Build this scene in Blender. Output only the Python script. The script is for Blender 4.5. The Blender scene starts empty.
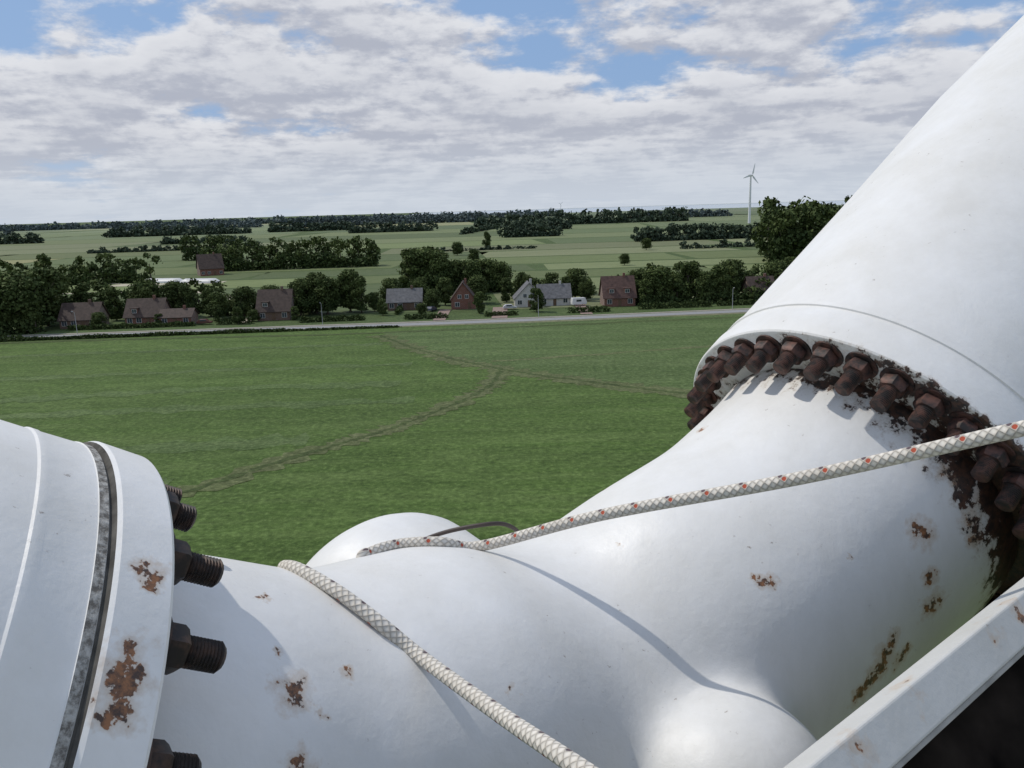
import bpy, bmesh, math, random
import numpy as np
from mathutils import Vector, Matrix
from mathutils.bvhtree import BVHTree
scene=bpy.context.scene
scene.view_settings.view_transform='Standard'; scene.view_settings.look='None'; scene.view_settings.exposure=0
R=math.radians
EYE=Vector((0,0,30.0))
# ---------------------------------------------------------------- node helper
class NT:
    def __init__(s,tree): s.t=tree; s.n=tree.nodes; s.l=tree.links
    def new(s,typ,**kw):
        n=s.n.new(typ)
        for k,v in kw.items(): setattr(n,k,v)
        return n
    def put(s,sock,v):
        if v is None: return
        if hasattr(v,'is_output') or isinstance(v,bpy.types.NodeSocket): s.l.new(v,sock)
        else:
            if isinstance(v,(tuple,list,Vector)) and sock.type=='RGBA' and len(v)==3: v=(*v,1)
            sock.default_value=v
    def math(s,op,a,b=None,c=None,clamp=False):
        n=s.new('ShaderNodeMath',operation=op); n.use_clamp=clamp
        s.put(n.inputs[0],a); s.put(n.inputs[1],b); s.put(n.inputs[2],c); return n.outputs[0]
    def vm(s,op,a,b=None,scale=None):
        n=s.new('ShaderNodeVectorMath',operation=op); s.put(n.inputs[0],a); s.put(n.inputs[1],b)
        if scale is not None: s.put(n.inputs['Scale'],scale)
        return n.outputs['Value'] if op in('DISTANCE','LENGTH','DOT_PRODUCT') else n.outputs[0]
    def noise(s,vec,scale,detail=4,rough=.55,dist=0,col=False):
        n=s.new('ShaderNodeTexNoise'); s.put(n.inputs['Vector'],vec); n.inputs['Scale'].default_value=scale
        n.inputs['Detail'].default_value=detail; n.inputs['Roughness'].default_value=rough; n.inputs['Distortion'].default_value=dist
        return n.outputs['Color'] if col else n.outputs['Fac']
    def mapr(s,v,a,b,c=0,d=1,smooth=False):
        n=s.new('ShaderNodeMapRange'); n.clamp=True
        if smooth: n.interpolation_type='SMOOTHSTEP'
        for i,x in enumerate((v,a,b,c,d)): s.put(n.inputs[i],x)
        return n.outputs[0]
    def mix(s,f,a,b,mode='MIX'):
        n=s.new('ShaderNodeMix',data_type='RGBA',blend_type=mode)
        s.put(n.inputs[0],f); s.put(n.inputs[6],a); s.put(n.inputs[7],b); return n.outputs[2]
    def mapping(s,vec,scale=(1,1,1),rot=(0,0,0),loc=(0,0,0)):
        n=s.new('ShaderNodeMapping'); s.put(n.inputs[0],vec); n.inputs['Location'].default_value=loc
        n.inputs['Rotation'].default_value=rot; n.inputs['Scale'].default_value=scale; return n.outputs[0]
    def bump(s,h,strength=.3,dist=.01,normal=None):
        n=s.new('ShaderNodeBump'); s.put(n.inputs['Height'],h); n.inputs['Strength'].default_value=strength
        n.inputs['Distance'].default_value=dist
        if normal is not None: s.put(n.inputs['Normal'],normal)
        return n.outputs[0]
def mat(name):
    m=bpy.data.materials.new(name); m.use_nodes=True; t=NT(m.node_tree)
    b=m.node_tree.nodes['Principled BSDF']; pos=t.new('ShaderNodeNewGeometry').outputs['Position']
    return m,t,b,pos
def simple(name,col,rough=.7,var=.25,scale=8,metal=0,bump=0,bd=.01,spec=.5):
    m,t,b,pos=mat(name)
    n=t.noise(pos,scale,4)
    c=t.mix(t.mapr(n,.3,.7),tuple(x*(1-var) for x in col),tuple(min(1,x*(1+var)) for x in col))
    t.put(b.inputs['Base Color'],c); b.inputs['Roughness'].default_value=rough; b.inputs['Metallic'].default_value=metal; b.inputs['Specular IOR Level'].default_value=spec
    if bump: t.put(b.inputs['Normal'],t.bump(n,bump,bd))
    return m
# ---------------------------------------------------------------- object helper
def link(o,parent=None):
    scene.collection.objects.link(o)
    if parent: o.parent=parent
    return o
def meshobj(name,verts,faces,mats,parent=None,mi=None,smooth=False,angle=None,uv=None):
    me=bpy.data.meshes.new(name); me.from_pydata([tuple(v) for v in verts],[],faces)
    for m in (mats if isinstance(mats,(list,tuple)) else [mats]): me.materials.append(m)
    if mi is not None: me.polygons.foreach_set('material_index',mi)
    if smooth: me.polygons.foreach_set('use_smooth',[True]*len(faces))
    me.update()
    if angle: me.set_sharp_from_angle(angle=angle)
    return link(bpy.data.objects.new(name,me),parent)
def empty(name,loc=(0,0,0),rz=0,parent=None):
    o=bpy.data.objects.new(name,None); o.location=loc; o.rotation_euler=(0,0,rz); o.empty_display_size=.5
    return link(o,parent)
def box(v,f,x0,x1,y0,y1,z0,z1):
    k=len(v); v+=[(x0,y0,z0),(x1,y0,z0),(x1,y1,z0),(x0,y1,z0),(x0,y0,z1),(x1,y0,z1),(x1,y1,z1),(x0,y1,z1)]
    f+=[(k,k+3,k+2,k+1),(k+4,k+5,k+6,k+7),(k,k+1,k+5,k+4),(k+1,k+2,k+6,k+5),(k+2,k+3,k+7,k+6),(k+3,k,k+4,k+7)]
# ---------------------------------------------------------------- camera
pitch=R(12.25); roll=R(1.65)
fw=Vector((0,math.cos(pitch),-math.sin(pitch))); up0=Vector((0,math.sin(pitch),math.cos(pitch))); rt0=Vector((1,0,0))
rt=rt0*math.cos(roll)-up0*math.sin(roll); up=up0*math.cos(roll)+rt0*math.sin(roll)
cam=bpy.data.cameras.new('camera'); cam.lens=28.3; cam.sensor_width=36; cam.clip_start=.05; cam.clip_end=60000
co=link(bpy.data.objects.new('camera',cam)); M=Matrix((rt,up,-fw)).transposed().to_4x4(); M.translation=EYE
co.matrix_world=M; scene.camera=co
# camera frame: offsets along the view's right, forward and up axes
def W(x,y,z): return EYE+rt*x+fw*y+up*z
def WD(x,y,z): return (rt*x+fw*y+up*z).normalized()
# ---------------------------------------------------------------- light
AZ=R(-62); EL=R(52)
sdir=Vector((math.sin(AZ)*math.cos(EL),math.cos(AZ)*math.cos(EL),math.sin(EL)))
sl=bpy.data.lights.new('sun','SUN'); sl.energy=2.5; sl.angle=R(.7); sl.color=(1,.95,.87)
so=link(bpy.data.objects.new('sun',sl)); so.rotation_euler=sdir.to_track_quat('Z','Y').to_euler(); so.location=(0,0,80)
w=bpy.data.worlds.new('World'); scene.world=w; w.use_nodes=True; t=NT(w.node_tree)
try: w.cycles.sampling_method='MANUAL'; w.cycles.sample_map_resolution=256
except Exception as e: print(e)
bg=w.node_tree.nodes['Background']; bg.inputs[1].default_value=.1
sky=t.new('ShaderNodeTexSky'); sky.sky_type='NISHITA'; sky.sun_disc=False; sky.sun_elevation=EL; sky.sun_rotation=AZ
d=t.new('ShaderNodeTexCoord').outputs['Generated']
sx=t.new('ShaderNodeSeparateXYZ'); t.put(sx.inputs[0],d); X,Y,Z=sx.outputs
zz=t.math('ADD',t.math('MAXIMUM',Z,0),.09)
cb=t.new('ShaderNodeCombineXYZ'); t.put(cb.inputs[0],t.math('DIVIDE',X,zz)); t.put(cb.inputs[1],t.math('DIVIDE',Y,zz))
plane=cb.outputs[0]
def clouds(dz,dy):
    n1=t.noise(t.mapping(plane,(1,1,1),loc=(5.4,2.2+dy,0)),.75,7,.58)
    n2=t.noise(t.mapping(d,(1,1,2.2),loc=(.9,.2,.1+dz)),8,7,.6)
    return t.math('ADD',t.math('MULTIPLY',n1,.5),t.math('MULTIPLY',n2,.5))
n=clouds(0,0); nb=clouds(.032,-.12)
thr=t.mapr(Z,.04,.23,.385,.500)
cov=t.mapr(t.math('SUBTRACT',n,thr),-.045,.045,0,1,True)
lit=t.mapr(t.math('SUBTRACT',n,nb),-.06,.06,0,1,True)
thick=t.mapr(t.math('SUBTRACT',n,thr),.04,.18)
cc=t.mix(lit,(4.5,4.7,5.4),(7.8,7.85,8.1))
cc=t.mix(t.math('MULTIPLY',thick,.42),cc,(4.8,5.0,5.6))
skc=t.mix(.8,sky.outputs[0],(2.5,4.0,6.7))
allc=t.mix(t.math('MULTIPLY',cov,.93),skc,cc)
haze=t.mapr(Z,0,.10,.8,0,True)
allc=t.mix(haze,allc,(5.9,6.5,7.3))
t.put(bg.inputs[0],allc)
# ---------------------------------------------------------------- ground materials
def grassmat(name,a,b_,c,streak_rot=.1,vc=False):
    m,t,b,pos=mat(name)
    st=t.noise(t.mapping(pos,(.02,.45,1),rot=(0,0,streak_rot)),1.0,4,.6)
    med=t.noise(t.mapping(pos,(.6,1.0,1)),.35,6,.75)
    if vc:
        at=t.new('ShaderNodeVertexColor'); at.layer_name='tint'; col=at.outputs[0]
        col=t.mix(t.mapr(med,.3,.7,0,1),t.mix(.25,col,(0,0,0)),t.mix(.12,col,(.3,.32,.18)))
        col=t.mix(t.mapr(st,.4,.65,0,.35),col,(.07,.095,.03))
    else:
        big=t.noise(pos,.018,4); fine=t.noise(pos,1.3,5,.75)
        sw=t.noise(t.mapping(pos,(.008,.10,1),rot=(0,0,streak_rot*.8)),1.0,3,.55)
        blot=t.noise(t.mapping(pos,(.035,.09,1),rot=(0,0,streak_rot*2)),1.6,5,.65)
        col=t.mix(t.mapr(big,.35,.65),a,b_)
        col=t.mix(t.mapr(st,.42,.60,0,.6),col,c)
        col=t.mix(t.mapr(sw,.42,.58,0,.5),col,tuple(x*.68 for x in a))
        col=t.mix(t.mapr(blot,.46,.64,0,.45),col,tuple(x*1.0 for x in c))
        col=t.mix(t.mapr(med,.40,.64,0,.55),col,tuple(x*.5 for x in a))
        col=t.mix(t.mapr(fine,.50,.68,0,.55),col,tuple(x*1.6 for x in c))
        col=t.mix(t.mapr(fine,.48,.34,0,.65),col,tuple(x*.38 for x in a))
    t.put(b.inputs['Base Color'],col); b.inputs['Roughness'].default_value=.9; b.inputs['Specular IOR Level'].default_value=.15
    t.put(b.inputs['Normal'],t.bump(med if vc else fine,.7,.3))
    return m
mg=grassmat('grass_ground',(.068,.100,.034),(.082,.125,.040),(.10,.14,.052))
mfield=grassmat('meadow',(.068,.118,.025),(.084,.142,.031),(.118,.170,.052),.12)
mfieldB=grassmat('meadow_pale',(.080,.128,.038),(.098,.150,.047),(.132,.176,.07),-.2)
mfields=grassmat('fields',0,0,0,.05,True)
masph=simple('asphalt',(.24,.24,.24),.85,.15,2); mverge=simple('verge',(.14,.145,.07),.9,.3,.8)
msand=simple('sand_track',(.40,.36,.27),.9,.2,.3)
mditch=grassmat('rough_grass',(.100,.125,.045),(.115,.14,.055),(.15,.165,.08),.3)
mditchd=grassmat('ditch_grass_dark',(.062,.09,.028),(.072,.10,.033),(.09,.115,.042),.3)  # darker rough grass for ditch beds and a field track
def sheet(name,poly,z,m): return meshobj(name,[(x,y,z) for x,y in poly],[tuple(range(len(poly)))],m)
sheet('ground',[(-30000,-8000),(30000,-8000),(30000,30000),(-30000,30000)],0,mg)
sheet('meadow',[(-400,-80),(420,-80),(420,240),(90,226),(0,218),(-60,216),(-150,211),(-400,200)],.03,mfield)
sheet('meadow',[(-33,205),(-24,183),(-15,168),(-4,154),(5,145),(15,137),(28,127),(60,110),(110,100),(420,120),(420,238),(90,223),(0,215)],.05,mfieldB)
def ribbon(name,pts,width,z,m,jit=0,seed=1,obj=True,sub=6):
    rg=random.Random(seed); P=[]
    for i in range(len(pts)-1):
        p0=pts[max(i-1,0)];p1=pts[i];p2=pts[i+1];p3=pts[min(i+2,len(pts)-1)]
        for k in range(sub):
            s=k/sub; P.append(tuple(.5*(2*p1[c]+(p2[c]-p0[c])*s+(2*p0[c]-5*p1[c]+4*p2[c]-p3[c])*s*s+(3*p1[c]-p0[c]-3*p2[c]+p3[c])*s**3) for c in(0,1)))
    P.append(pts[-1]); v=[];f=[]
    for i,p in enumerate(P):
        a=P[max(i-1,0)];b=P[min(i+1,len(P)-1)]; dx,dy=b[0]-a[0],b[1]-a[1]; L=math.hypot(dx,dy); nx,ny=-dy/L,dx/L
        w1=width/2*(1+jit*rg.uniform(-1,1)); w2=width/2*(1+jit*rg.uniform(-1,1))
        v+=[(p[0]+nx*w1,p[1]+ny*w1,z),(p[0]-nx*w2,p[1]-ny*w2,z)]
        if i: k=2*i; f.append((k-2,k-1,k+1,k))
    return meshobj(name,v,f,m)
RD=[(-600,182),(-300,203),(-150,213),(-60,217),(0,220),(90,228.5),(250,245),(600,280)]
ribbon('road_verge',RD,10,.07,mverge,.15,3); ribbon('road',RD,5.2,.10,masph)
ribbon('footpath',[(x,y+4.4) for x,y in RD],1.5,.11,simple('paving',(.3,.27,.24),.85,.15,1))
D1=[(-33,200),(-24,183),(-15,168),(-4,154),(5,145),(15,137),(28,127),(60,110)]
D2=[(-2,152),(-3,142),(-6,131),(-13.6,116.5),(-20,107),(-27,99),(-38,84.5),(-52,66)]
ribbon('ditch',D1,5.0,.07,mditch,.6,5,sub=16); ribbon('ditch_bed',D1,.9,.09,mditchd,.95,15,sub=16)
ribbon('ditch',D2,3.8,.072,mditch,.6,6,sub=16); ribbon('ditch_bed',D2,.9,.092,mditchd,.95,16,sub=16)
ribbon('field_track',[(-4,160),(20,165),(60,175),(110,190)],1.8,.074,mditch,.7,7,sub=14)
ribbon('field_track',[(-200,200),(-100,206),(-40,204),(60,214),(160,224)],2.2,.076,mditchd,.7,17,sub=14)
for k,(x0,y0,x1,y1) in enumerate([(-150,150,-20,160),(-140,118,-16,128),(-120,95,-28,106),(-170,180,-30,186),(-100,135,-20,141),(-90,80,-40,88)]):
    ribbon('mowing_swath',[(x0,y0),((x0+x1)/2,(y0+y1)/2+2),(x1,y1)],3.0+k%3,.055+k*.002,mfieldB,.8,70+k,sub=24)
# field patchwork beyond the road
rg=random.Random(11)
pal=[(.14,.175,.065),(.17,.21,.08),(.105,.14,.052),(.185,.215,.095),(.215,.23,.12),(.13,.165,.07),(.17,.20,.08),(.095,.13,.05)]
v=[];f=[];cols=[]
yb=[244,300,352,400,450,520,600,700,820,960,1150,1400,1750,2200,2800,3600,4800]
for i in range(len(yb)-1):
    y0,y1=yb[i],yb[i+1]; x=-y1*1.1; g=1.5+y0*.004
    while x<y1*1.1:
        wd=rg.uniform(.18,.55)*y0+60; sk=rg.uniform(-.1,.1)*(y1-y0); k=len(v)
        v+=[(x+g,y0+g+x*.03,.03),(x+wd-g,y0+g+(x+wd)*.03,.03),(x+wd-g+sk,y1-g+(x+wd)*.03,.03),(x+g+sk,y1-g+x*.03,.03)]
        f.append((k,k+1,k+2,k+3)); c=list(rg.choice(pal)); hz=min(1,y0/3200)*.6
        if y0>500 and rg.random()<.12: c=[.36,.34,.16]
        c=[c[0]*(1-hz)+.20*hz,c[1]*(1-hz)+.245*hz,c[2]*(1-hz)+.19*hz]; s=rg.uniform(.82,1.15)  # distance haze painted into the tint: far fields blend to pale grey-green
        cols+= [(c[0]*s,c[1]*s,c[2]*s,1)]*4; x+=wd
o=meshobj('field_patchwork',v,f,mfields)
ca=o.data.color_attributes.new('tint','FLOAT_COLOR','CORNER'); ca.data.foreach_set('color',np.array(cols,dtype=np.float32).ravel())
ribbon('sand_track',[(-200,400),(-165,372),(-140,345),(-112,318),(-95,285),(-80,262),(-78,232)],3.8,.07,msand,.2,8)
ribbon('sand_track',[(-300,338),(-220,345),(-140,345)],4,.075,msand,.2,9)
ribbon('sand_track',[(-190,380),(-135,384)],10,.08,msand,.2,10)
msea,t,b,pos=mat('sea'); t.put(b.inputs['Base Color'],t.mix(t.mapr(t.noise(t.mapping(pos,(.0003,.003,1)),1),.4,.6),(.38,.43,.48),(.48,.52,.54))); b.inputs['Roughness'].default_value=.5
sheet('sea',[(-700,4900),(5200,4900),(12000,9000),(28000,25000),(-2500,25000)],.3,msea)
# ---------------------------------------------------------------- foliage
def leafmat(name,a,b_,tl=False):
    m,t,b,pos=mat(name); at=t.new('ShaderNodeVertexColor'); at.layer_name='shade'
    oi=t.new('ShaderNodeObjectInfo').outputs['Random']
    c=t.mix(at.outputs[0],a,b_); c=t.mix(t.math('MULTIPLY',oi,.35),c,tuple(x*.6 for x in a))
    t.put(b.inputs['Base Color'],c); b.inputs['Roughness'].default_value=.75; b.inputs['Specular IOR Level'].default_value=.1
    return m
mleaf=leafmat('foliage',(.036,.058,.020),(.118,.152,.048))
mleaf2=leafmat('foliage_far_haze',(.046,.068,.046),(.09,.12,.072))  # greens paled and greyed, aerial haze painted into the leaf colour
mleaf3=leafmat('foliage_distant_haze',(.085,.112,.112),(.11,.142,.132))  # paler and bluer still, with more haze painted in
mbark=simple('bark',(.10,.08,.06),.9,.3,6)
def cards(rs,p,dv,size):
    n=len(p); a=rs.normal(size=(n,3)); a/=np.linalg.norm(a,axis=1)[:,None]; b=np.cross(a,dv+rs.normal(size=(n,3))*.5); b/=np.linalg.norm(b,axis=1)[:,None]
    s=size*rs.uniform(.6,1.3,n)[:,None]*.5
    return np.stack([p-a*s-b*s*.6,p+a*s-b*s*.8,p+a*s*.8+b*s,p-a*s*1.1+b*s*.7],1)
def leaves(rs,cx,cy,z0,z1,rad,n,size,clumps):
    """leaf faces clustered into uneven clumps through the crown"""
    H=z1-z0; C=[]
    for k in range(clumps):
        th=rs.uniform(0,2*math.pi); zz=(k+rs.uniform(0,1))/clumps; prof=math.sin(math.pi*min(.93,zz*.80+.14))**.55
        rr=rad*prof*math.sqrt(rs.uniform(.02,.62)); cr=rad*rs.uniform(.30,.52)
        C.append((cx+rr*math.cos(th),cy+rr*math.sin(th),z0+min(zz*H,H-cr*.7),cr,rs.uniform(0,1)))
    C=np.array(C); idx=rs.integers(0,clumps,n); c=C[idx]
    dv=rs.normal(size=(n,3)); dv/=np.linalg.norm(dv,axis=1)[:,None]
    rr=c[:,3]*rs.uniform(.35,1.12,n)
    p=c[:,:3]+dv*rr[:,None]*np.array([1,1,.8]); p[:,2]=np.maximum(p[:,2],z0)
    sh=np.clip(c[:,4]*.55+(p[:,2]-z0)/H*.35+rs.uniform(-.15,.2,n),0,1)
    return cards(rs,p,dv,size),sh
def quadmesh(name,Q,S,extra=None,mats=None):
    Q=np.concatenate(Q);S=np.concatenate(S);n=len(Q); V=Q.reshape(-1,3)
    ev,ef=extra if extra else ([],[])
    me=bpy.data.meshes.new(name); nv=len(V)+len(ev)
    allv=np.concatenate([V,np.array(ev).reshape(-1,3)]) if len(ev) else V
    me.vertices.add(nv); me.vertices.foreach_set('co',allv.ravel())
    nf=n+len(ef); loops=np.concatenate([np.arange(4*n),(np.array(ef)+4*n).ravel() if len(ef) else np.array([],int)]).astype(np.int32)
    me.loops.add(4*nf); me.loops.foreach_set('vertex_index',loops)
    me.polygons.add(nf); me.polygons.foreach_set('loop_start',np.arange(0,4*nf,4,dtype=np.int32))
    for m in mats: me.materials.append(m)
    me.update(calc_edges=True)
    me.polygons.foreach_set('material_index',np.array([0]*n+[1]*len(ef),dtype=np.int32))
    ca=me.color_attributes.new('shade','FLOAT_COLOR','CORNER'); g=np.concatenate([np.repeat(S,4),np.zeros(4*len(ef))])
    ca.data.foreach_set('color',np.stack([g,g,g,np.ones_like(g)],1).astype(np.float32).ravel()); me.validate()
    return me
def limb(ev,ef,p,q,r0,r1,k=6):
    p=Vector(p);q=Vector(q); ax=(q-p).normalized(); u=ax.orthogonal().normalized(); w_=ax.cross(u); b0=len(ev)
    for P,r in((p,r0),(q,r1)):
        for i in range(k): a=2*math.pi*i/k; ev.append(tuple(P+(u*math.cos(a)+w_*math.sin(a))*r))
    for i in range(k): j=(i+1)%k; ef.append((b0+i,b0+j,b0+k+j,b0+k+i))
protos=[]
for s in range(6):
    rs=np.random.default_rng(100+s); H=12; rad=[4.6,4.0,5.4,3.4,5.0,2.8][s]; base=[1.6,1.2,1.8,.8,1.4,.6][s]
    q,sh=leaves(rs,0,0,base,H,rad,5600,.5,[30,26,36,24,32,20][s]); ev=[];ef=[]
    limb(ev,ef,(0,0,-.1),(.1,.05,4),.32,.22,8); limb(ev,ef,(.1,.05,4),(0,.1,9),.22,.07)
    for k in range(7):
        a=k*2.4+s; z=2.4+k*.8; limb(ev,ef,(.08,.05,z),(math.cos(a)*rad*.6,math.sin(a)*rad*.6,z+2.4),.11,.03,5)
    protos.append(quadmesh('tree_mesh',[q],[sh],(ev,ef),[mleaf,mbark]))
rgt=random.Random(5)
def tree(x,y,h,wf=1.0,k=None):
    k=rgt.randrange(5) if k is None else k
    o=link(bpy.data.objects.new('tree',protos[k])); s=h/12; o.location=(x,y,0); o.scale=(s*wf,s*wf,s); o.rotation_euler=(0,0,rgt.uniform(0,6.28)); return o
def row(name,pts,h,rad,spacing,n,size,m,depth=6,seed=1,clumps=9,hv=.25,skirt=.5):
    rs=np.random.default_rng(seed); Q=[];S=[];ev=[];ef=[]
    for i in range(len(pts)-1):
        a=np.array(pts[i],float);b=np.array(pts[i+1],float);L=np.linalg.norm(b-a);cnt=max(1,int(L/spacing))
        for k in range(cnt):
            p=a+(b-a)*(k+rs.uniform(.1,.9))/cnt; y=p[1]+rs.uniform(-depth,depth); x=p[0]+rs.uniform(-1,1)*spacing*.3
            hh=h*rs.uniform(1-hv,1+hv*.5); r=rad*rs.uniform(.85,1.3)
            q,s=leaves(rs,x,y,hh*.03,hh,r,n,size,clumps); Q.append(q);S.append(s)
            limb(ev,ef,(x,y,0),(x,y,hh*.6),r*.07,r*.03,4)
        ns=int(cnt*n*skirt); tt=rs.uniform(0,1,ns)
        p=np.stack([a[0]+(b[0]-a[0])*tt,a[1]+(b[1]-a[1])*tt-depth+rs.normal(0,rad*.3,ns),h*(.02+.5*rs.uniform(0,1,ns)*(.75+.25*np.sin(tt*L/rad*.9)))],1)
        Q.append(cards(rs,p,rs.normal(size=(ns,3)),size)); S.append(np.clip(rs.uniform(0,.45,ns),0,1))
    return link(bpy.data.objects.new(name,quadmesh(name,Q,S,(ev,ef),[m,mbark])))
TR='tree_row'
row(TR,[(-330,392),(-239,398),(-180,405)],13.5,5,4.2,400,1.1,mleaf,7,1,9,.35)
row(TR,[(-174,468),(-120,474),(-75,476)],16.5,5.8,4.6,430,1.2,mleaf,6,2,10,.22)
row(TR,[(-236,600),(-196,605)],19,7,6,240,1.6,mleaf,8,3)
row('woodland',[(131,412),(175,420),(270,440)],27,7,3.0,620,1.4,mleaf,7,4,14,.12,1.3)
row('woodland',[(140,446),(290,470)],31,8,4.6,340,1.8,mleaf,10,44,10,.12)
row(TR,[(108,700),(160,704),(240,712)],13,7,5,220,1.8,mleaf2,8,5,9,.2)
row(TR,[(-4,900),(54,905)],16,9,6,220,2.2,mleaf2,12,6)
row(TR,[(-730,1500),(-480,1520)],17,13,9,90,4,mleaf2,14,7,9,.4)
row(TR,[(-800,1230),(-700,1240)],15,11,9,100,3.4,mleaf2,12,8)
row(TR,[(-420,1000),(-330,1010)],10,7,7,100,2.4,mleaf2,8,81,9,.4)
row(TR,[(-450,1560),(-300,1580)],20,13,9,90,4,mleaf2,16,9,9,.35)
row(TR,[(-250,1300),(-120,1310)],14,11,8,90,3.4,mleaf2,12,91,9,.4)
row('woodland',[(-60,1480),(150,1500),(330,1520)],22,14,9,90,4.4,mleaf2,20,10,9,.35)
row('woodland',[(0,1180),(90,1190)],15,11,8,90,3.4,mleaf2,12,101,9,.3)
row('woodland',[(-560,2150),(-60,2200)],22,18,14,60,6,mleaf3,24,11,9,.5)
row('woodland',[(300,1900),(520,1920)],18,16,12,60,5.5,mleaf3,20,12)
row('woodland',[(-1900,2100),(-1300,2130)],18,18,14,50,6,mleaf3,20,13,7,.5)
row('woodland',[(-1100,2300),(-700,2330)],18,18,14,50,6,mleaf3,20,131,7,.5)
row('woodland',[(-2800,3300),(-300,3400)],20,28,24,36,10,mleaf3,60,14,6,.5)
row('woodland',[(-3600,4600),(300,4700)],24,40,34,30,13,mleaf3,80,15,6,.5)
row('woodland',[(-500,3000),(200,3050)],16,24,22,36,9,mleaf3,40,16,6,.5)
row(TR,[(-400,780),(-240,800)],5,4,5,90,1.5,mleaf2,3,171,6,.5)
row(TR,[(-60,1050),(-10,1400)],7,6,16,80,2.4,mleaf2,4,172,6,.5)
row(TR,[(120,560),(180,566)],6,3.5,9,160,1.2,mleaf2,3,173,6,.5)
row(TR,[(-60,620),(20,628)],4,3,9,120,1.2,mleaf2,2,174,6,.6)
row(TR,[(38,292),(120,302)],8,3.8,4,360,.8,mleaf,5,19,9,.4)
row(TR,[(-150,262),(-96,266)],10,4,4,380,.8,mleaf,5,20,9,.4)
row(TR,[(-34,302),(-2,306)],10,4,4,380,.8,mleaf,5,21,9,.4)
row(TR,[(2,280),(30,284)],6.5,3.4,3.4,300,.7,mleaf,3,22,9,.4)
row('shrub_belt',[(40,248),(72,252),(120,262)],6,3,2.6,300,.6,mleaf,3,23,9,.4)
row('shrub_belt',[(-170,222),(-132,226)],7,3.4,2.8,300,.6,mleaf,3,24)
row('shrub_belt',[(-92,252),(-60,256)],6,3,2.8,280,.6,mleaf,3,26,9,.4)
T=[(-146,224,16,1.1),(-140,228,17,1.2),(-135,226,15,1.0),(-152,230,18,1.2),(-160,226,15,1.2),(-137,238,17,1.1),(-129,244,12,1),(-121,247,10,1),
(-113,252,12,1),(-100,249,10,1),(-93,250,9,1),(-86,236,5,1),(-142,250,16,1),
(-64,246,11,1.1),(-60,250,12.5,1.1),(-56,247,11.5,1.1),(-50,252,13,1.1),(-46,249,11,1),(-74,251,9,1),(-78,230,5,1),(-42,250,6,1),(-38,240,5,1),
(-36,302,16.5,1.1),(-31,306,17,1.2),(-26,301,15.5,1.1),(-20,304,12,1.1),(-14,300,12,1.1),(-8,303,12,1.1),(-3,301,11,1),(-24,250,6.5,1),
(-9,238,6.5,1),(8,238,7,1.05),(14,268,9,1),(5,272,9,1),(22,270,10,1),(25,262,6.5,1),
(42,246,8,1.1),(46,249,11,1.1),(51,250,9,1.1),(56,253,12.5,1.2),(61,250,9.5,1.1),(66,254,11,1.1),(71,256,10,1),(72,262,12,1),(86,262,11,1.1),(92,266,12,1),(99,262,12,1.1),(108,268,12,1.1),
(-20,470,8,1.2),(-35,560,9,1.2),(-17,655,13,.9),(-200,232,14,1.1),(-185,228,13,1.1),(-172,232,15,1.2),
(-118,230,4.5,1.2),(-101,231,3.5,1.2),(-112,246,11,1),(-104,252,11,1),(-88,243,8,1.1),(-82,248,9,1.1),(-75,235,3.5,1.2),(-63,235,4,1.2),(-29,264,9,1.1),(-39,264,9,1),(-21,262,9,1),(-10,264,9,1.1),(-1,266,8,1),(19,264,8,1.1),(40,252,7,1.1),(42,258,10,1.1),(-26,238,3.5,1.2),
(-215,330,9,1.1),(-200,300,8,1.1),(60,420,6,1.1),(95,560,8,1.1)]
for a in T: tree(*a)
def hedge(x0,y0,x1,y1,h,seed):
    rs=np.random.default_rng(seed); n=int(math.hypot(x1-x0,y1-y0)*70); t_=rs.uniform(0,1,n)
    p=np.stack([x0+(x1-x0)*t_+rs.normal(0,.3,n),y0+(y1-y0)*t_+rs.normal(0,.35,n),rs.uniform(.05,1,n)*h*(1+.15*np.sin(t_*31))],1)
    link(bpy.data.objects.new('hedge',quadmesh('hedge',[cards(rs,p,rs.normal(size=(n,3)),.4)],[rs.uniform(0,.7,n)],None,[mleaf,mbark])))
for i,h in enumerate([(-160,207,-128,209.5,1.6),(-125,226.5,-90,228.5,1.3),(-84,229.5,-74,230.5,1.8),(-60,229,-42,230.5,1.5),(-30,229,-18,230,1.4),(-7,231,2,232,1.2),(17,233,29,234,1.6),(38,237,60,239,1.8),(62,240,78,241.5,1.4),(-150,207,-60,212,.9),(-60,212,-30,213.5,.5),(-34,240,-34,262,1.6),(-112,234,-112,250,1.7)]): hedge(*h,seed=50+i)
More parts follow.
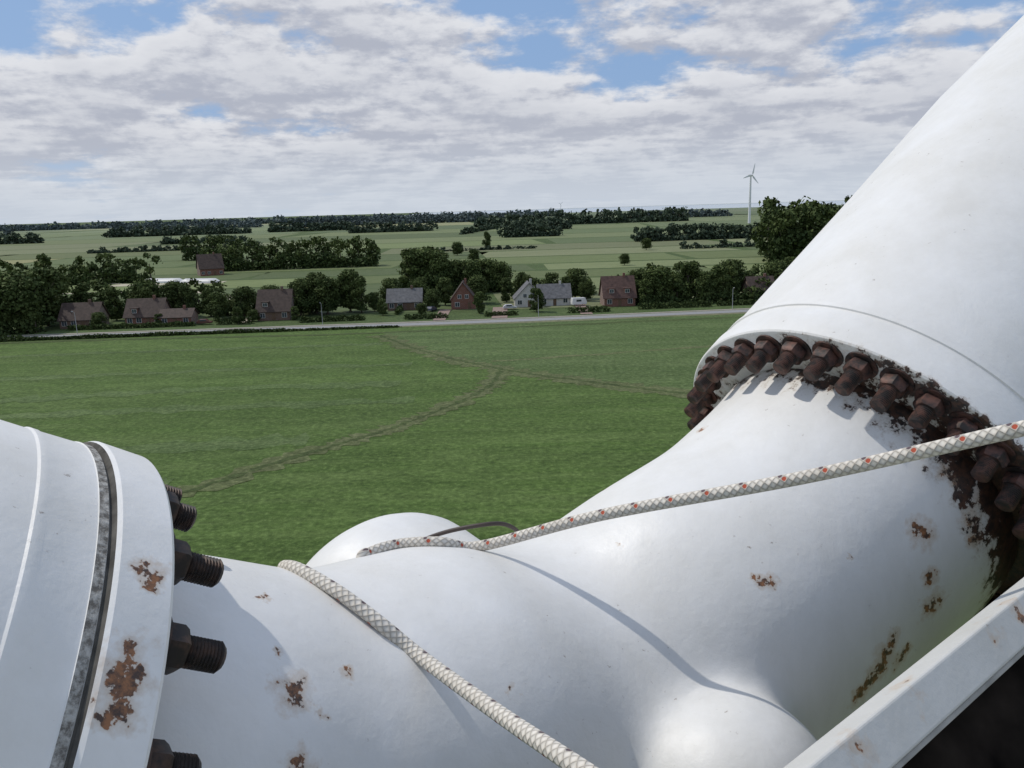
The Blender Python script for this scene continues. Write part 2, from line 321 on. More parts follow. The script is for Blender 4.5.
# ---------------------------------------------------------------- houses
def brick(name,c):
    m,t,b,pos=mat(name); tx=t.new('ShaderNodeTexCoord').outputs['Object']
    bt=t.new('ShaderNodeTexBrick'); t.put(bt.inputs['Vector'],t.mapping(tx,(1,1,1),rot=(R(90),0,0))); bt.inputs['Scale'].default_value=4
    t.put(bt.inputs['Color1'],c); t.put(bt.inputs['Color2'],tuple(x*.75 for x in c)); t.put(bt.inputs['Mortar'],(.3,.28,.25)); bt.inputs['Mortar Size'].default_value=.012
    n=t.noise(pos,.8,4); t.put(b.inputs['Base Color'],t.mix(t.mapr(n,.3,.7,0,.4),bt.outputs[0],tuple(x*.55 for x in c))); b.inputs['Roughness'].default_value=.9
    return m
def tiles(name,c):
    m,t,b,pos=mat(name); tx=t.new('ShaderNodeTexCoord').outputs['Object']
    wv=t.new('ShaderNodeTexWave',bands_direction='Z'); t.put(wv.inputs['Vector'],tx); wv.inputs['Scale'].default_value=1.6; wv.inputs['Distortion'].default_value=1
    n=t.noise(pos,1.2,5); t.put(b.inputs['Base Color'],t.mix(t.mapr(n,.3,.7),tuple(x*.7 for x in c),tuple(x*1.3 for x in c))); b.inputs['Roughness'].default_value=.75; b.inputs['Specular IOR Level'].default_value=.25
    t.put(b.inputs['Normal'],t.bump(wv.outputs[1],.5,.06)); return m
BR=[brick('brick_red',(.22,.09,.06)),brick('brick_brown',(.17,.10,.07)),brick('render_white',(.64,.62,.58))]
TL=[tiles('tiles_dark',(.070,.050,.042)),tiles('tiles_red',(.10,.060,.050)),tiles('tiles_grey',(.13,.13,.135))]
mglass=simple('window_glass',(.05,.06,.07),.1,.2,1); mframe=simple('white_frame',(.7,.7,.68),.5,.05,3); mdoor=simple('door_wood',(.12,.07,.04),.5,.2,3)
def house(x,y,w_,d_,wh,rh,rz,wm,rm,gable_front=False,dorm=0,name='brick_house'):
    P=empty(name,(x,y,0),rz); v=[];f=[]
    hw,hd=w_/2,d_/2
    if gable_front: prof=[(-hw,0),(hw,0),(hw,wh),(0,wh+rh),(-hw,wh)]; A=[(a,-hd,z) for a,z in prof]; B=[(a,hd,z) for a,z in prof]
    else: prof=[(-hd,0),(hd,0),(hd,wh),(0,wh+rh),(-hd,wh)]; A=[(-hw,a,z) for a,z in prof]; B=[(hw,a,z) for a,z in prof]
    v=A+B; f=[(0,1,2,3,4),(9,8,7,6,5)]+[(i,(i+5),(i+1)%5+5,(i+1)%5) for i in (0,1,4)]
    meshobj('walls',v,f,wm,P)
    v=[];f=[]; ov=.45; th=.16
    half=hw if gable_front else hd; ln=(hd if gable_front else hw)+ov; sl=rh/half
    for sg in(-1,1):
        e=sg*(half+ov); ze=wh-ov*sl; k=len(v)
        pr=[(0,wh+rh+.02),(e,ze+.02),(e,ze+.02+th),(0,wh+rh+.02+th)]
        for L in(-ln,ln):
            for a,z in pr: v.append((a,L,z) if gable_front else (L,a,z))
        f+=[(k,k+1,k+2,k+3),(k+7,k+6,k+5,k+4),(k,k+4,k+5,k+1),(k+1,k+5,k+6,k+2),(k+2,k+6,k+7,k+3)]
    meshobj('roof',v,f,rm,P)
    v=[];f=[]; box(v,f,hw*.35 if not gable_front else .4,hw*.35+.7 if not gable_front else 1.1,-.35,.35,wh+rh*.6,wh+rh+1.0); meshobj('chimney',v,f,wm,P)
    gv=[];gf=[];fv=[];ff=[]; n=max(2,int(w_/2.6)); di=n//2
    def win(cx,z0,ww,hh,y0=-hd):
        box(fv,ff,cx-ww/2-.08,cx+ww/2+.08,y0-.05,y0+.05,z0-.08,z0+hh+.08); box(gv,gf,cx-ww/2,cx-.04,y0-.075,y0-.052,z0,z0+hh); box(gv,gf,cx+.04,cx+ww/2,y0-.075,y0-.052,z0,z0+hh)
    for i in range(n):
        cx=-hw+w_*(i+.5)/n
        if i==di:
            dv=[];df=[]; box(dv,df,cx-.5,cx+.5,-hd-.06,-hd+.05,.1,2.15); meshobj('door',dv,df,mdoor,P)
        else: win(cx,.9,1.3,1.3)
    if gable_front: win(-hw*.3,wh+.2,1.0,1.1); win(hw*.3,wh+.2,1.0,1.1)
    for k in range(dorm):
        cx=-hw*.5+k*hw; zc=wh+rh*.15; yy=-hd*.85
        dv=[];df=[]; box(dv,df,cx-.9,cx+.9,yy,yy+hd*.6,zc,zc+1.5); meshobj('dormer',dv,df,wm,P)
        dv=[];df=[]; box(dv,df,cx-1.1,cx+1.1,yy-.25,yy+hd*.6,zc+1.502,zc+1.68); meshobj('dormer_roof',dv,df,rm,P); win(cx,zc+.3,1.2,.95,yy)
    meshobj('window_frames',fv,ff,mframe,P); meshobj('windows',gv,gf,mglass,P); return P
house(-124,234,10.5,8,2.7,4.2,.06,BR[1],TL[0]); house(-106.5,237,10.5,8.5,2.7,4.6,.05,BR[0],TL[0],dorm=1); house(-96.5,234,9,6.5,2.4,2,.05,BR[0],TL[0])
house(-69.5,240,9.5,9,3,5.6,.03,BR[1],TL[0],dorm=1); house(-33,255,10.5,8,2.8,3.6,.03,BR[1],TL[2]); house(-14.5,254,7.5,9,3.2,5,.03,BR[0],TL[0],True)
house(6,255,9,9,2.8,4.6,.04,BR[2],TL[2],True); house(14,256,10,8,2.6,3.8,.04,BR[2],TL[2]); house(33.5,250,9.5,9,3,5.8,.04,BR[0],TL[1],dorm=2)
house(79,255,8,8,3,4,.05,BR[0],TL[0]); house(-160,436,12,11,4,7,.5,BR[0],TL[0],name='farmhouse')
house(-176,248,10,8,2.7,4.2,.1,BR[0],TL[0])
mwh=simple('white_plastic',(.55,.55,.54),.5,.1,.5)
for i,(sx_,sy_,L_) in enumerate([(-168,394,22),(-147,386,20)]):
    v=[];f=[];n=10
    for j in range(9):
        xx=-L_/2+L_*j/8; e=1 if 0<j<8 else .4
        for k in range(n+1): a=math.pi*k/n; v.append((sx_+xx,sy_+math.cos(a)*4*e-xx*.2,math.sin(a)*2.0*e))
    for j in range(8):
        for k in range(n): q=j*(n+1)+k; f.append((q,q+1,q+n+2,q+n+1))
    meshobj('silage_clamp',v,f,mwh,smooth=True)
def car(x,y,rz,col,name='parked_car',L=4.2,van=False):
    P=empty(name,(x,y,.12),rz); m=simple('car_paint',col,.3,.03,1)
    pr=[(-2.1,.3),(2.1,.3),(2.1,.75),(1.2,.9),(.6,1.42),(-1.3,1.45),(-2.0,.95)] if not van else [(-2.4,.4),(2.4,.4),(2.4,1.2),(1.9,2.4),(-2.3,2.5),(-2.45,1.2)]
    n=len(pr); v=[(a,-.85,z) for a,z in pr]+[(a,.85,z) for a,z in pr]; f=[tuple(range(n)),tuple(reversed(range(n,2*n)))]+[(i,i+n,(i+1)%n+n,(i+1)%n) for i in range(n)]
    o=meshobj('body',v,f,m,P); bv=o.modifiers.new('b','BEVEL'); bv.width=.08; bv.segments=2
    v=[];f=[]; z0,z1=(.95,1.35) if not van else(1.3,1.9); box(v,f,-1.1,.55,-.87,-.855,z0,z1); box(v,f,-1.1,.55,.855,.87,z0,z1); meshobj('windows',v,f,mglass,P)
    ev=[];ef=[]
    for wx in(-1.3,1.3):
        for wy in(-.8,.8): limb(ev,ef,(wx,wy-.1,.3),(wx,wy+.1,.3),.32,.32,12)
    meshobj('wheels',ev,ef,simple('tyre',(.03,.03,.03),.8),P)
car(21.5,250,.3,(.7,.7,.7),'caravan',van=True); car(-24,247,1.2,(.04,.05,.08)); car(0,246,.1,(.5,.5,.52)); car(-88,231,.1,(.12,.05,.04))
ribbon('driveway',[(-20,225),(-20,250)],3.5,.12,simple('brick_paving',(.24,.17,.14),.85,.2,1)); ribbon('driveway',[(-3,226),(-3,252)],4.5,.12,bpy.data.materials['brick_paving']); ribbon('driveway',[(22,229),(22,254)],3.5,.12,bpy.data.materials['brick_paving'])
msteel=simple('galvanised_steel',(.4,.41,.42),.5,.1,3)
for x,y in [(-118,218),(-52,222),(8,225),(64,230.5)]:
    ev=[];ef=[]; limb(ev,ef,(x,y,0),(x,y,6),.08,.05); limb(ev,ef,(x,y,6),(x,y-1.2,6.4),.05,.04); limb(ev,ef,(x,y-.9,6.32),(x,y-1.7,6.45),.14,.08); meshobj('street_lamp',ev,ef,msteel)
# ---------------------------------------------------------------- far wind turbines
mtw=simple('turbine_white',(.75,.76,.77),.5,.03,.1)
def turbine(x,y,hub,Rr,ang,yaw,sc=1):
    P=empty('wind_turbine',(x,y,0),yaw); ev=[];ef=[]; limb(ev,ef,(0,0,0),(0,0,hub),hub*.030,hub*.018,16); meshobj('tower',ev,ef,mtw,P,smooth=True)
    v=[];f=[]; s=hub/68; box(v,f,-1.3*s,1.3*s,-2.5*s,5*s,hub,hub+2.8*s); o=meshobj('nacelle',v,f,mtw,P); bm=o.modifiers.new('b','BEVEL'); bm.width=.4*s; bm.segments=3
    ev=[];ef=[]; limb(ev,ef,(0,-4.4*s,hub+1.4*s),(0,-2.4*s,hub+1.4*s),.5*s,1.3*s,12); meshobj('spinner',ev,ef,mtw,P)
    for k in range(3):
        a=ang+k*2*math.pi/3; dx,dz=math.sin(a),math.cos(a); px,pz=dz,-dx; v=[];f=[]
        for r,c,th in [(0.03,.6,.5),(.12,.9,.5),(.22,1.5,.4),(.6,1.0,.2),(.97,.4,.06),(1,.1,.03)]:
            for cu,ty in((-.35,0),(0,-1),(.65,0),(0,1)):
                v.append((dx*Rr*r+px*c*cu*2*s,-3.2*s+ty*th*s,hub+1.4*s+dz*Rr*r+pz*c*cu*2*s))
        for j in range(5):
            for q in range(4): f.append((j*4+q,j*4+(q+1)%4,j*4+4+(q+1)%4,j*4+4+q))
        meshobj('blade',v,f,mtw,P)
turbine(354,1200,67,17,R(15),R(25)); turbine(300,4600,50,18,R(50),R(20))
# ---------------------------------------------------------------- ROTOR
a_=WD(.66,.34,.66); b_=WD(-.72,-.58,.37); c_=WD(.056,.284,-.94); n_=WD(-.62,.73,.27)
Fa=W(.853,2.0,-.24); Fb=W(-.682,1.07,-.555); C=W(.10,1.72,-.79); Fc=C+c_*1.0
def paint(name,spots,flanges=(),rustw=1.0,base=(.74,.75,.75)):
    m,t,b,pos=mat(name)
    nz=t.noise(pos,70,4,.7,col=True); s3=t.new('ShaderNodeSeparateXYZ'); t.put(s3.inputs[0],nz); nzf=s3.outputs[0]
    wob=t.vm('SCALE',t.vm('SUBTRACT',t.noise(pos,34,3,.65,col=True),(.5,.5,.5)),scale=.06)
    sm=t.noise(t.mapping(pos,(1,1,.45)),5,6,.68)
    col=t.mix(t.mapr(sm,.35,.68,0,.75),base,tuple(x*k for x,k in zip(base,(.82,.81,.78))))
    sp=s3.outputs[2]; col=t.mix(t.math('MULTIPLY',t.mapr(sp,.66,.72,0,.75),t.mapr(sm,.5,.58)),col,(.22,.17,.13))
    if spots:
        p2=t.vm('ADD',pos,wob); cur=None
        for P,r in spots:
            dd=t.math('DIVIDE',t.vm('DISTANCE',p2,tuple(P)),r); cur=dd if cur is None else t.math('MINIMUM',cur,dd)
        m2=t.mapr(t.math('ADD',cur,t.math('MULTIPLY',t.math('SUBTRACT',nzf,.5),3.2)),.75,.95,1,0)
        halo=t.mapr(t.math('ADD',cur,t.math('MULTIPLY',t.math('SUBTRACT',nzf,.5),2.0)),.9,2.2,.6,0)
        rc=t.mix(t.mapr(s3.outputs[1],.4,.60),(.06,.034,.024),(.29,.125,.05))
        col=t.mix(halo,col,(.50,.37,.25)); col=t.mix(m2,col,rc)
    for F,ax,side,wd,bias in flanges:
        rel=t.vm('SUBTRACT',pos,tuple(F)); dp=t.math('ABSOLUTE',t.vm('DOT_PRODUCT',rel,tuple(ax)))
        sd=t.math('MULTIPLY',t.vm('DOT_PRODUCT',rel,tuple(side)),.5)
        lev=t.math('SUBTRACT',t.math('ADD',t.math('MULTIPLY',t.math('SUBTRACT',1.0,t.math('DIVIDE',dp,wd)),.42),sd),bias)
        chip=t.noise(pos,26,5,.72); k=t.math('ADD',chip,t.math('MINIMUM',lev,.28))
        mk=t.mapr(k,.60,.64); rc=t.mix(t.mapr(s3.outputs[1],.4,.62),(.028,.022,.02),(.10,.05,.032))
        st_=t.mapr(k,.50,.62,0,.5); near=t.mapr(dp,wd*1.0,wd*1.9,1,0); col=t.mix(t.math('MULTIPLY',st_,near),col,(.40,.32,.24)); mk=t.math('MULTIPLY',mk,near); col=t.mix(mk,col,rc)
    t.put(b.inputs['Base Color'],col); t.put(b.inputs['Roughness'],t.mapr(sm,.3,.7,.38,.58))
    nrm=t.bump(t.math('ADD',t.noise(pos,20,3,.6),t.math('MULTIPLY',nzf,.5)),.2,.006)
    t.put(b.inputs['Normal'],nrm); return m
def lathe(v,f,mi,base,ax,prof,seg=96,start=None):
    """prof: (t,r,mat) along ax"""
    u=ax.orthogonal().normalized() if start is None else start; w_=ax.cross(u).normalized(); u=w_.cross(ax)
    k0=len(v)
    for j,(tt,r,m) in enumerate(prof):
        for i in range(seg): an=2*math.pi*i/seg; v.append(base+ax*tt+(u*math.cos(an)+w_*math.sin(an))*r)
        if j:
            for i in range(seg):
                i2=(i+1)%seg; f.append((k0+(j-1)*seg+i,k0+(j-1)*seg+i2,k0+j*seg+i2,k0+j*seg+i)); mi.append(m)
v=[];f=[];mi=[]
def ringsweep(rings,seg=64):
    k0=len(v)
    for j,(c,n,r) in enumerate(rings):
        n=n.normalized(); u=n.cross(Vector((.3,.9,.31))).normalized(); w2=n.cross(u)
        for i in range(seg): an=2*math.pi*i/seg; v.append(c+(u*math.cos(an)+w2*math.sin(an))*r)
        if j:
            for i in range(seg): i2=(i+1)%seg; f.append((k0+(j-1)*seg+i,k0+(j-1)*seg+i2,k0+j*seg+i2,k0+j*seg+i))
    f.append(tuple(reversed(range(k0,k0+seg)))); f.append(tuple(range(k0+(len(rings)-1)*seg,k0+len(rings)*seg)))
da=(Fa-C).normalized(); lf=WD(-.75,0,.66)
ringsweep([(C,da,.40),(C+da*.25+lf*.01,da,.38),(Fa-a_*.52+lf*.09,(a_+da)*.5,.37),(Fa-a_*.28+lf*.035,a_,.36),(Fa-a_*.1,a_,.375),(Fa+a_*.03,a_,.378)])
db=(Fb-C).normalized()
ringsweep([(C-up*.02,db,.43),(C+db*.4+up*.01,db,.395),(Fb-b_*.35+up*.03,b_,.36),(Fb-b_*.15+up*.018,b_,.355),(Fb+b_*.03,b_,.35)])
ringsweep([(C,c_,.43),(C+c_*.4,c_,.40),(Fc-c_*.2,c_,.37),(Fc+c_*.03,c_,.385)])
ringsweep([(C,-n_,.20),(C-n_*.75,-n_,.20),(C-n_*1.5,-n_,.20)])
for cen,rad_ in ((C-up*.01,.465),(W(.375,1.345,-.695),.175)):   # hub sphere and shaft-side bearing boss
    k0=len(v); bm=bmesh.new(); bmesh.ops.create_uvsphere(bm,u_segments=48,v_segments=32,radius=rad_,matrix=Matrix.Translation(cen))
    for q in bm.verts: v.append(q.co.copy())
    for q in bm.faces: f.append(tuple(x.index+k0 for x in q.verts))
    bm.free()
hubP=empty('wind_turbine_hub',(0,0,0))
tmp=meshobj('tmp',v,f,mtw); rm=tmp.modifiers.new('r','REMESH'); rm.mode='VOXEL'; rm.voxel_size=.013
sm=tmp.modifiers.new('s','SMOOTH'); sm.iterations=80; sm.factor=.5
dg=bpy.context.evaluated_depsgraph_get(); me=bpy.data.meshes.new_from_object(tmp.evaluated_get(dg)); bpy.data.objects.remove(tmp)
me.name='casting'; me.polygons.foreach_set('use_smooth',[True]*len(me.polygons)); me.materials.clear()
bv=BVHTree.FromPolygons([q.co.copy() for q in me.vertices],[tuple(p.vertices) for p in me.polygons])
def on(x,z,bvh=bv):
    r=bvh.ray_cast(EYE,(rt*x+fw+up*z).normalized()); return r[0]
def px(u,v_): return (u-512)/804,(384-v_)/804
spots=[]
for u_,v_,r in [(295,690,.017),(290,686,.012),(350,674,.008),(299,764,.014),(513,692,.006),(764,583,.011),(756,580,.007),(772,584,.008),(923,535,.018),(917,528,.014),(930,578,.013),(934,603,.016),(926,608,.013),(940,600,.012),(885,655,.018),(872,678,.016),(893,640,.012),(880,668,.016),(858,696,.014),(898,660,.014),(905,650,.010),(866,686,.012),(281,650,.005),(620,545,.004),(605,489,.008),(596,492,.006),(265,597,.005),(850,560,.004),(770,480,.004),(320,715,.006),(700,430,.009),(960,480,.016),(945,470,.012),(975,540,.014),(968,520,.014),(980,500,.015)]:
    P=on(*px(u_,v_))
    if P: spots.append((P,r))
sideA=(a_.cross(-fw)).normalized()
if sideA.dot(rt)<0: sideA=-sideA
mhub=paint('hub_paint',spots,[(Fa,a_,sideA,.13,.06)],base=(.765,.76,.745)); me.materials.append(mhub)
link(bpy.data.objects.new('casting',me),hubP)
mcap=paint('cap_paint',[],base=(.77,.765,.75))
v=[];f=[];mi=[]; nc=W(-.375,2.28,-.665)-n_*.1
prof=[(-.25,.34,0),(0,.34,0),(.02,.34,0)]+[(.02+.24*math.sin(k*math.pi/24),.34*math.cos(k*math.pi/24)+.001,0) for k in range(1,13)]
lathe(v,f,mi,nc,n_,prof); meshobj('nose_cap',v,f,mcap,hubP,smooth=True,angle=R(40))
mbolt,t,b,pos=mat('rusty_steel'); nn=t.noise(pos,45,5,.65)
t.put(b.inputs['Base Color'],t.mix(t.mapr(nn,.42,.62),(.030,.024,.022),(.125,.060,.045))); b.inputs['Roughness'].default_value=.6; b.inputs['Metallic'].default_value=.25
t.put(b.inputs['Normal'],t.bump(nn,.5,.003))
mbolt2,t,b,pos=mat('dark_steel'); nn=t.noise(pos,50,5,.6)
t.put(b.inputs['Base Color'],t.mix(t.mapr(nn,.45,.7),(.026,.021,.019),(.095,.055,.038))); b.inputs['Roughness'].default_value=.55; b.inputs['Metallic'].default_value=.4
mseal,t,b,pos=mat('joint_sealant'); n1_=t.noise(pos,90,5,.7)
t.put(b.inputs['Base Color'],t.mix(t.mapr(n1_,.40,.60),(.15,.14,.125),(.46,.45,.42))); b.inputs['Roughness'].default_value=.9; b.inputs['Specular IOR Level'].default_value=.2; t.put(b.inputs['Normal'],t.bump(n1_,.8,.004))
mline=simple('joint_dark_line',(.10,.095,.085),.9,.5,30,spec=.1)  # dark joint line around the blade root
def bolts(F,ax,rad,n,phase,parent,m,nr=.031,ln=.085):
    v=[];f=[];mi=[]; u=ax.orthogonal().normalized(); w_=ax.cross(u); rg=random.Random(n)
    for i in range(n):
        an=phase+2*math.pi*i/n; P=F+(u*math.cos(an)+w_*math.sin(an))*rad; d_=-ax
        lathe(v,f,mi,P,d_,[(-.002,.036,0),(.004,.036,0),(.0045,.02,0)],20)
        h=rg.uniform(0,1); st=Matrix.Rotation(h,3,ax)@u; nh=.030
        lathe(v,f,mi,P,d_,[(.0045,nr*.88,0),(.009,nr,0),(nh-.004,nr,0),(nh+.002,nr*.86,0),(nh+.0025,.012,0)],6,st)
        L=ln*rg.uniform(.82,1.1); pr=[(nh,.0165,0)]; z=nh+.002
        while z<L: pr+= [(z,.0185,0),(z+.002,.0165,0)]; z+=.0042
        pr+=[(L+.001,.014,0),(L+.0012,.0005,0)]; lathe(v,f,mi,P,d_,pr,14)
    meshobj('flange_studs',v,f,m,parent,smooth=True,angle=R(35))
def blade(F,ax,chord,spots,fl,nb,phase,bm_,left,nr,ln):
    P=empty('turbine_blade'); v=[];f=[];mi=[]
    if left: pr=[(.0,.33,0),(.0,.474,0),(.002,.480,0),(.006,.483,0),(.064,.484,0),(.069,.481,0),(.072,.473,1),(.0745,.473,1),(.076,.4755,0),(.0765,.4755,2),(.087,.4755,2),(.0875,.474,0),(.14,.473,0),(.143,.4742,0),(.152,.4742,0),(.155,.472,0),(.6,.47,0)]
    else: pr=[(.0,.33,0),(.0,.474,0),(.002,.480,0),(.006,.483,0),(.055,.483,0),(.075,.478,0),(.100,.476,0),(.102,.4795,0),(.114,.4795,0),(.1155,.475,1),(.1162,.475,1),(.118,.474,0),(.6,.47,0)]
    lathe(v,f,mi,F,ax,pr,160)
    m1=paint('blade_paint',spots,fl,base=(.79,.785,.77))
    meshobj('root_flange',v,f,[m1,mline,mseal],P,mi,smooth=True,angle=R(25))
    ch=(chord-ax*chord.dot(ax)).normalized(); th=ax.cross(ch); v=[];f=[];N=48
    st=[(.55,0),(1.2,0),(2.0,.12),(3,.5),(4,.9),(5,1),(7,1),(9,1),(11,1),(12.6,1),(13,1)]
    for j,(tt,k) in enumerate(st):
        c=1.25*(1-max(0,tt-4)/11)
        for i in range(N):
            an=2*math.pi*i/N; cx,cy=math.cos(an)*.4705,math.sin(an)*.4705
            ax_=c*(.5*math.cos(an)-.15); ay=c*.11*math.sin(an)*(1+.7*math.cos(an))*.9
            v.append(F+ax*tt+ch*(cx*(1-k)+ax_*k)+th*(cy*(1-k)+ay*k))
        if j:
            for i in range(N): i2=(i+1)%N; f.append(((j-1)*N+i,(j-1)*N+i2,j*N+i2,j*N+i))
    f.append(tuple(range((len(st)-1)*N,len(st)*N)))
    meshobj('shell',v,f,m1,P,smooth=True); bolts(F,ax,.437,nb,phase,P,bm_,nr,ln); return P
def rimpt(F,ax,r,tt,px_):
    best=None
    uu=ax.orthogonal().normalized(); ww=ax.cross(uu)
    for i in range(720):
        an=i*math.pi/360; P=F+ax*tt+(uu*math.cos(an)+ww*math.sin(an))*r; nrm=(uu*math.cos(an)+ww*math.sin(an))
        if nrm.dot(EYE-P)<0: continue
        q=P-EYE; v_=384-804*q.dot(up)/q.dot(fw)
        if best is None or abs(v_-px_)<best[0]: best=(abs(v_-px_),P)
    return best[1]
sB=[(rimpt(Fb,b_,.484,tt,vv),r) for tt,vv,r in [(.035,567,.010),(.024,573,.010),(.042,571,.008),(.03,580,.007),(.04,650,.012),(.045,665,.013),(.038,680,.015),(.046,692,.013),(.040,706,.013),(.05,716,.009)]]
blade(Fa,a_,WD(.3,1,0),[],[(Fa,a_,sideA,.03,.20)],36,.05,mbolt,False,.029,.075)
blade(Fb,b_,WD(0,.3,1),sB,[],22,.143,mbolt2,True,.028,.072)
blade(Fc,c_,WD(1,.3,0),[],[],32,0,mbolt2,False,.03,.08)
# ---------------------------------------------------------------- ropes
mr,t,b,pos=mat('braided_rope'); uv=t.new('ShaderNodeUVMap').outputs[0]; s_=t.new('ShaderNodeSeparateXYZ'); t.put(s_.inputs[0],uv); U,V=s_.outputs[0],s_.outputs[1]
p1=t.math('ADD',t.math('MULTIPLY',U,1/.013),t.math('MULTIPLY',V,5)); p2=t.math('SUBTRACT',t.math('MULTIPLY',U,1/.013),t.math('MULTIPLY',V,5))
s1=t.math('ABSOLUTE',t.math('SINE',t.math('MULTIPLY',p1,math.pi))); s2=t.math('ABSOLUTE',t.math('SINE',t.math('MULTIPLY',p2,math.pi)))
hh=t.math('POWER',t.math('MULTIPLY',s1,s2),.5)
base=t.mix(hh,(.42,.385,.33),(.76,.72,.65)); base=t.mix(t.mapr(t.noise(pos,14,4),.45,.7,0,.35),base,(.46,.41,.34))
c1=t.math('FLOOR',p1); c2=t.math('FLOOR',p2)
q1=t.math('MODULO',t.math('ADD',t.math('MODULO',c1,5),5),5); q2=t.math('MODULO',t.math('ADD',t.math('MODULO',c2,5),5),5)
def eq(q,k): return t.math('LESS_THAN',t.math('ABSOLUTE',t.math('SUBTRACT',q,k)),.5)
f1=eq(q1,0); f2=eq(q2,1); f3=eq(q2,2); core=t.mapr(hh,.45,.7)
base=t.mix(t.math('MULTIPLY',t.math('MULTIPLY',f1,f2),core),base,(.42,.08,.04)); base=t.mix(t.math('MULTIPLY',t.math('MULTIPLY',f1,f3),core),base,(.10,.07,.08))
t.put(b.inputs['Base Color'],base); b.inputs['Roughness'].default_value=.85; t.put(b.inputs['Normal'],t.bump(hh,.9,.002))
def tube(name,pts,r,m,seg=20,sub=40):
    P=[pts[0]*2-pts[1]]+pts+[pts[-1]*2-pts[-2]]; Q=[]
    for i in range(1,len(P)-2):
        for k in range(sub):
            s=k/sub; a,b2,c,d2=P[i-1],P[i],P[i+1],P[i+2]
            Q.append(.5*((2*b2)+(c-a)*s+(2*a-5*b2+4*c-d2)*s*s+(-a+3*b2-3*c+d2)*s**3))
    Q.append(pts[-1]); v=[];f=[];uvs=[];L=0;Ls=[0]
    for _ in range(30): Q=[Q[0]]+[(Q[i-1]+Q[i]*2+Q[i+1])*.25 for i in range(1,len(Q)-1)]+[Q[-1]]
    for i in range(1,len(Q)): L+=(Q[i]-Q[i-1]).length; Ls.append(L)
    ref=Vector((0,0,1))
    for i,p in enumerate(Q):
        ax=(Q[min(i+1,len(Q)-1)]-Q[max(i-1,0)]).normalized(); u=ax.cross(ref).normalized(); w_=u.cross(ax)
        for k in range(seg): an=2*math.pi*k/seg; v.append(p+(u*math.cos(an)+w_*math.sin(an))*r)
        if i:
            for k in range(seg): k2=(k+1)%seg; f.append(((i-1)*seg+k,(i-1)*seg+k2,i*seg+k2,i*seg+k)); uvs+=[(Ls[i-1],k/seg),(Ls[i-1],(k+1)/seg),(Ls[i],(k+1)/seg),(Ls[i],k/seg)]
    o=meshobj(name,v,f,m,smooth=True); ul=o.data.uv_layers.new(name='UVMap'); ul.data.foreach_set('uv',np.array(uvs,dtype=np.float32).ravel()); return o
def at(u_,v_,dp): x,z=px(u_,v_); return W(x*dp,dp,z*dp)
def surf(u_,v_,off=.012):
    x,z=px(u_,v_); P,N,_,_=bv.ray_cast(EYE,(rt*x+fw+up*z).normalized()); return P+N*off if P else None
def ridge(u_,off=.008):
    """highest point of the casting seen at this bearing"""
    for v_ in range(480,700,2):
        P=surf(u_,v_,off)
        if P: return P,v_
    return at(u_,570,1.6),570
def touch(u_,v_):
    """rest the rope on the casting, on the bearing given or on the ridge if that clears it"""
    P,rv_=ridge(u_); return P if v_<=rv_+3 else surf(u_,v_,.011)
tube('rope',[at(1180,396,.92),at(1024,428,1.05),at(800,478,1.25),at(600,515,1.44)]+[touch(480,537),touch(440,544),touch(400,551)]+[ridge(372)[0]-up*.004,ridge(362)[0]+fw*.05-up*.03-rt*.01,ridge(350)[0]+fw*.22-up*.2],.0105,mr)
rp,rv=ridge(288)
r2=[rp+fw*.30-up*.34-rt*.05,rp+fw*.09-up*.06-rt*.03,rp+fw*.02-up*.006-rt*.006]
for u_,dv in [(330,24),(375,56),(420,92)]:
    P=surf(u_,rv+dv,.011); r2.append(P if P else at(u_,rv+dv,1.3))
r2+=[at(500,714,1.0),at(580,768,.82),at(700,850,.68)]
tube('rope',r2,.0105,mr)
mcab=simple('black_rubber',(.05,.035,.03),.6)
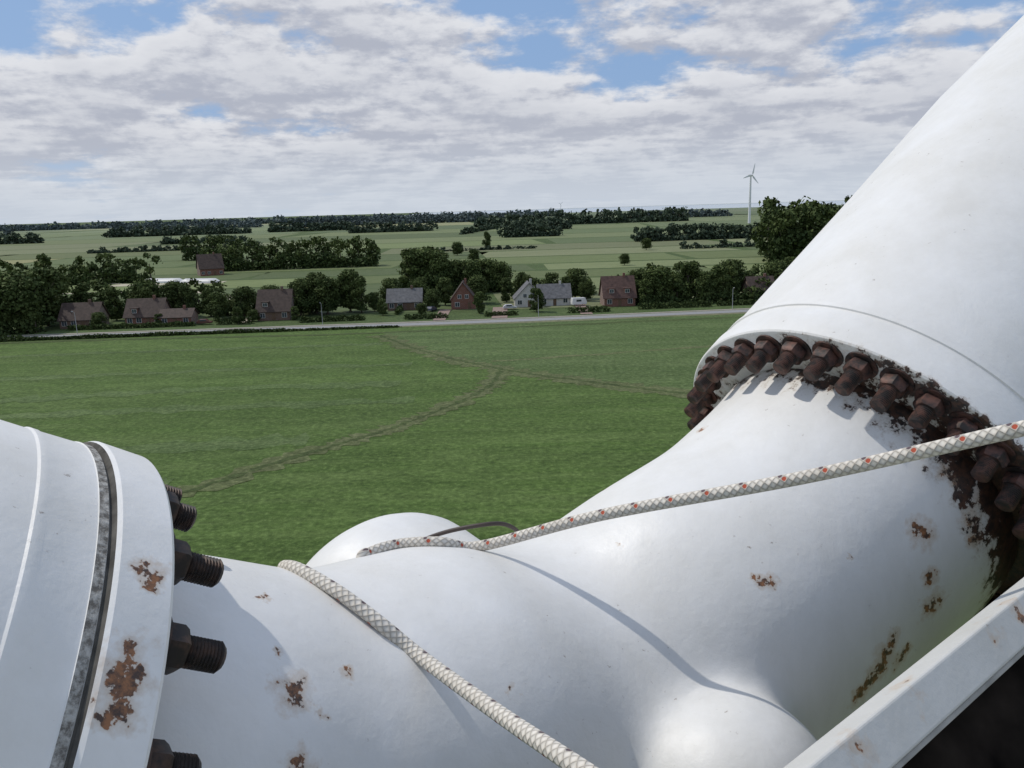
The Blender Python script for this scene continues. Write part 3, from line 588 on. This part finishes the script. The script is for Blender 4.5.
tube('cable',[at(405,548,1.9),at(440,533,1.85),at(480,525,1.82),at(510,524,1.85),at(530,545,2.0)],.005,mcab,10,12)
# ---------------------------------------------------------------- nacelle
nac=empty('wind_turbine_nacelle')
P1=at(806,768,.80); P2=at(1024,590,1.10); dr=(P2-P1).normalized(); wv=WD(.62,-.15,-.77); wv=(wv-dr*wv.dot(dr)).normalized(); nv=dr.cross(wv).normalized()
if nv.dot(fw)<0: nv=-nv
A0=P1-dr*.7; A1=P2+dr*1.2
def beam(name,o0,w0,w1,d0,d1,m,bev=.004):
    v=[]
    for P in(A0,A1):
        for a,b2 in((w0,d0),(w1,d0),(w1,d1),(w0,d1)): v.append(P+wv*a+nv*b2)
    o=meshobj(name,v,[(0,1,2,3),(7,6,5,4),(0,4,5,1),(1,5,6,2),(2,6,7,3),(3,7,4,0)],m,nac); bb=o.modifiers.new('b','BEVEL'); bb.width=bev; bb.segments=3
mgel=paint('nacelle_gelcoat',[(at(u_,v_,d_),.012) for u_,v_,d_ in((850,752,.85),(905,700,.93),(985,640,1.04),(1010,612,1.08))],base=(.58,.58,.56))
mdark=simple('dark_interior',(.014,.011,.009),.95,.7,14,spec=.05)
beam('rim',0,0,.052,0,.05,mgel); beam('rim_lip',0,.055,.062,.012,.06,simple('rim_edge',(.35,.34,.32),.6,.3,20),.002)
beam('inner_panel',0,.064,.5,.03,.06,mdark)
C2=C-n_*1.5; side=n_.cross(Vector((0,0,1))).normalized(); upn=side.cross(n_)
v=[]
for s_ in(0,3.6):
    for a,b2 in((-.75,-1.0),(.75,-1.0),(.75,.45),(-.75,.45)): v.append(C2-n_*s_+side*a+upn*b2)
o=meshobj('shell',v,[(0,1,2,3),(7,6,5,4),(0,4,5,1),(1,5,6,2),(2,6,7,3),(3,7,4,0)],mgel,nac); bb=o.modifiers.new('b','BEVEL'); bb.width=.12; bb.segments=4
ev=[];ef=[]; tp=C2-n_*1.8; limb(ev,ef,(tp.x,tp.y,0),(tp.x,tp.y,tp.z-1),1.1,.65,32); meshobj('tower',ev,ef,mtw,nac,smooth=True)
print('OBJ',len(bpy.data.objects))
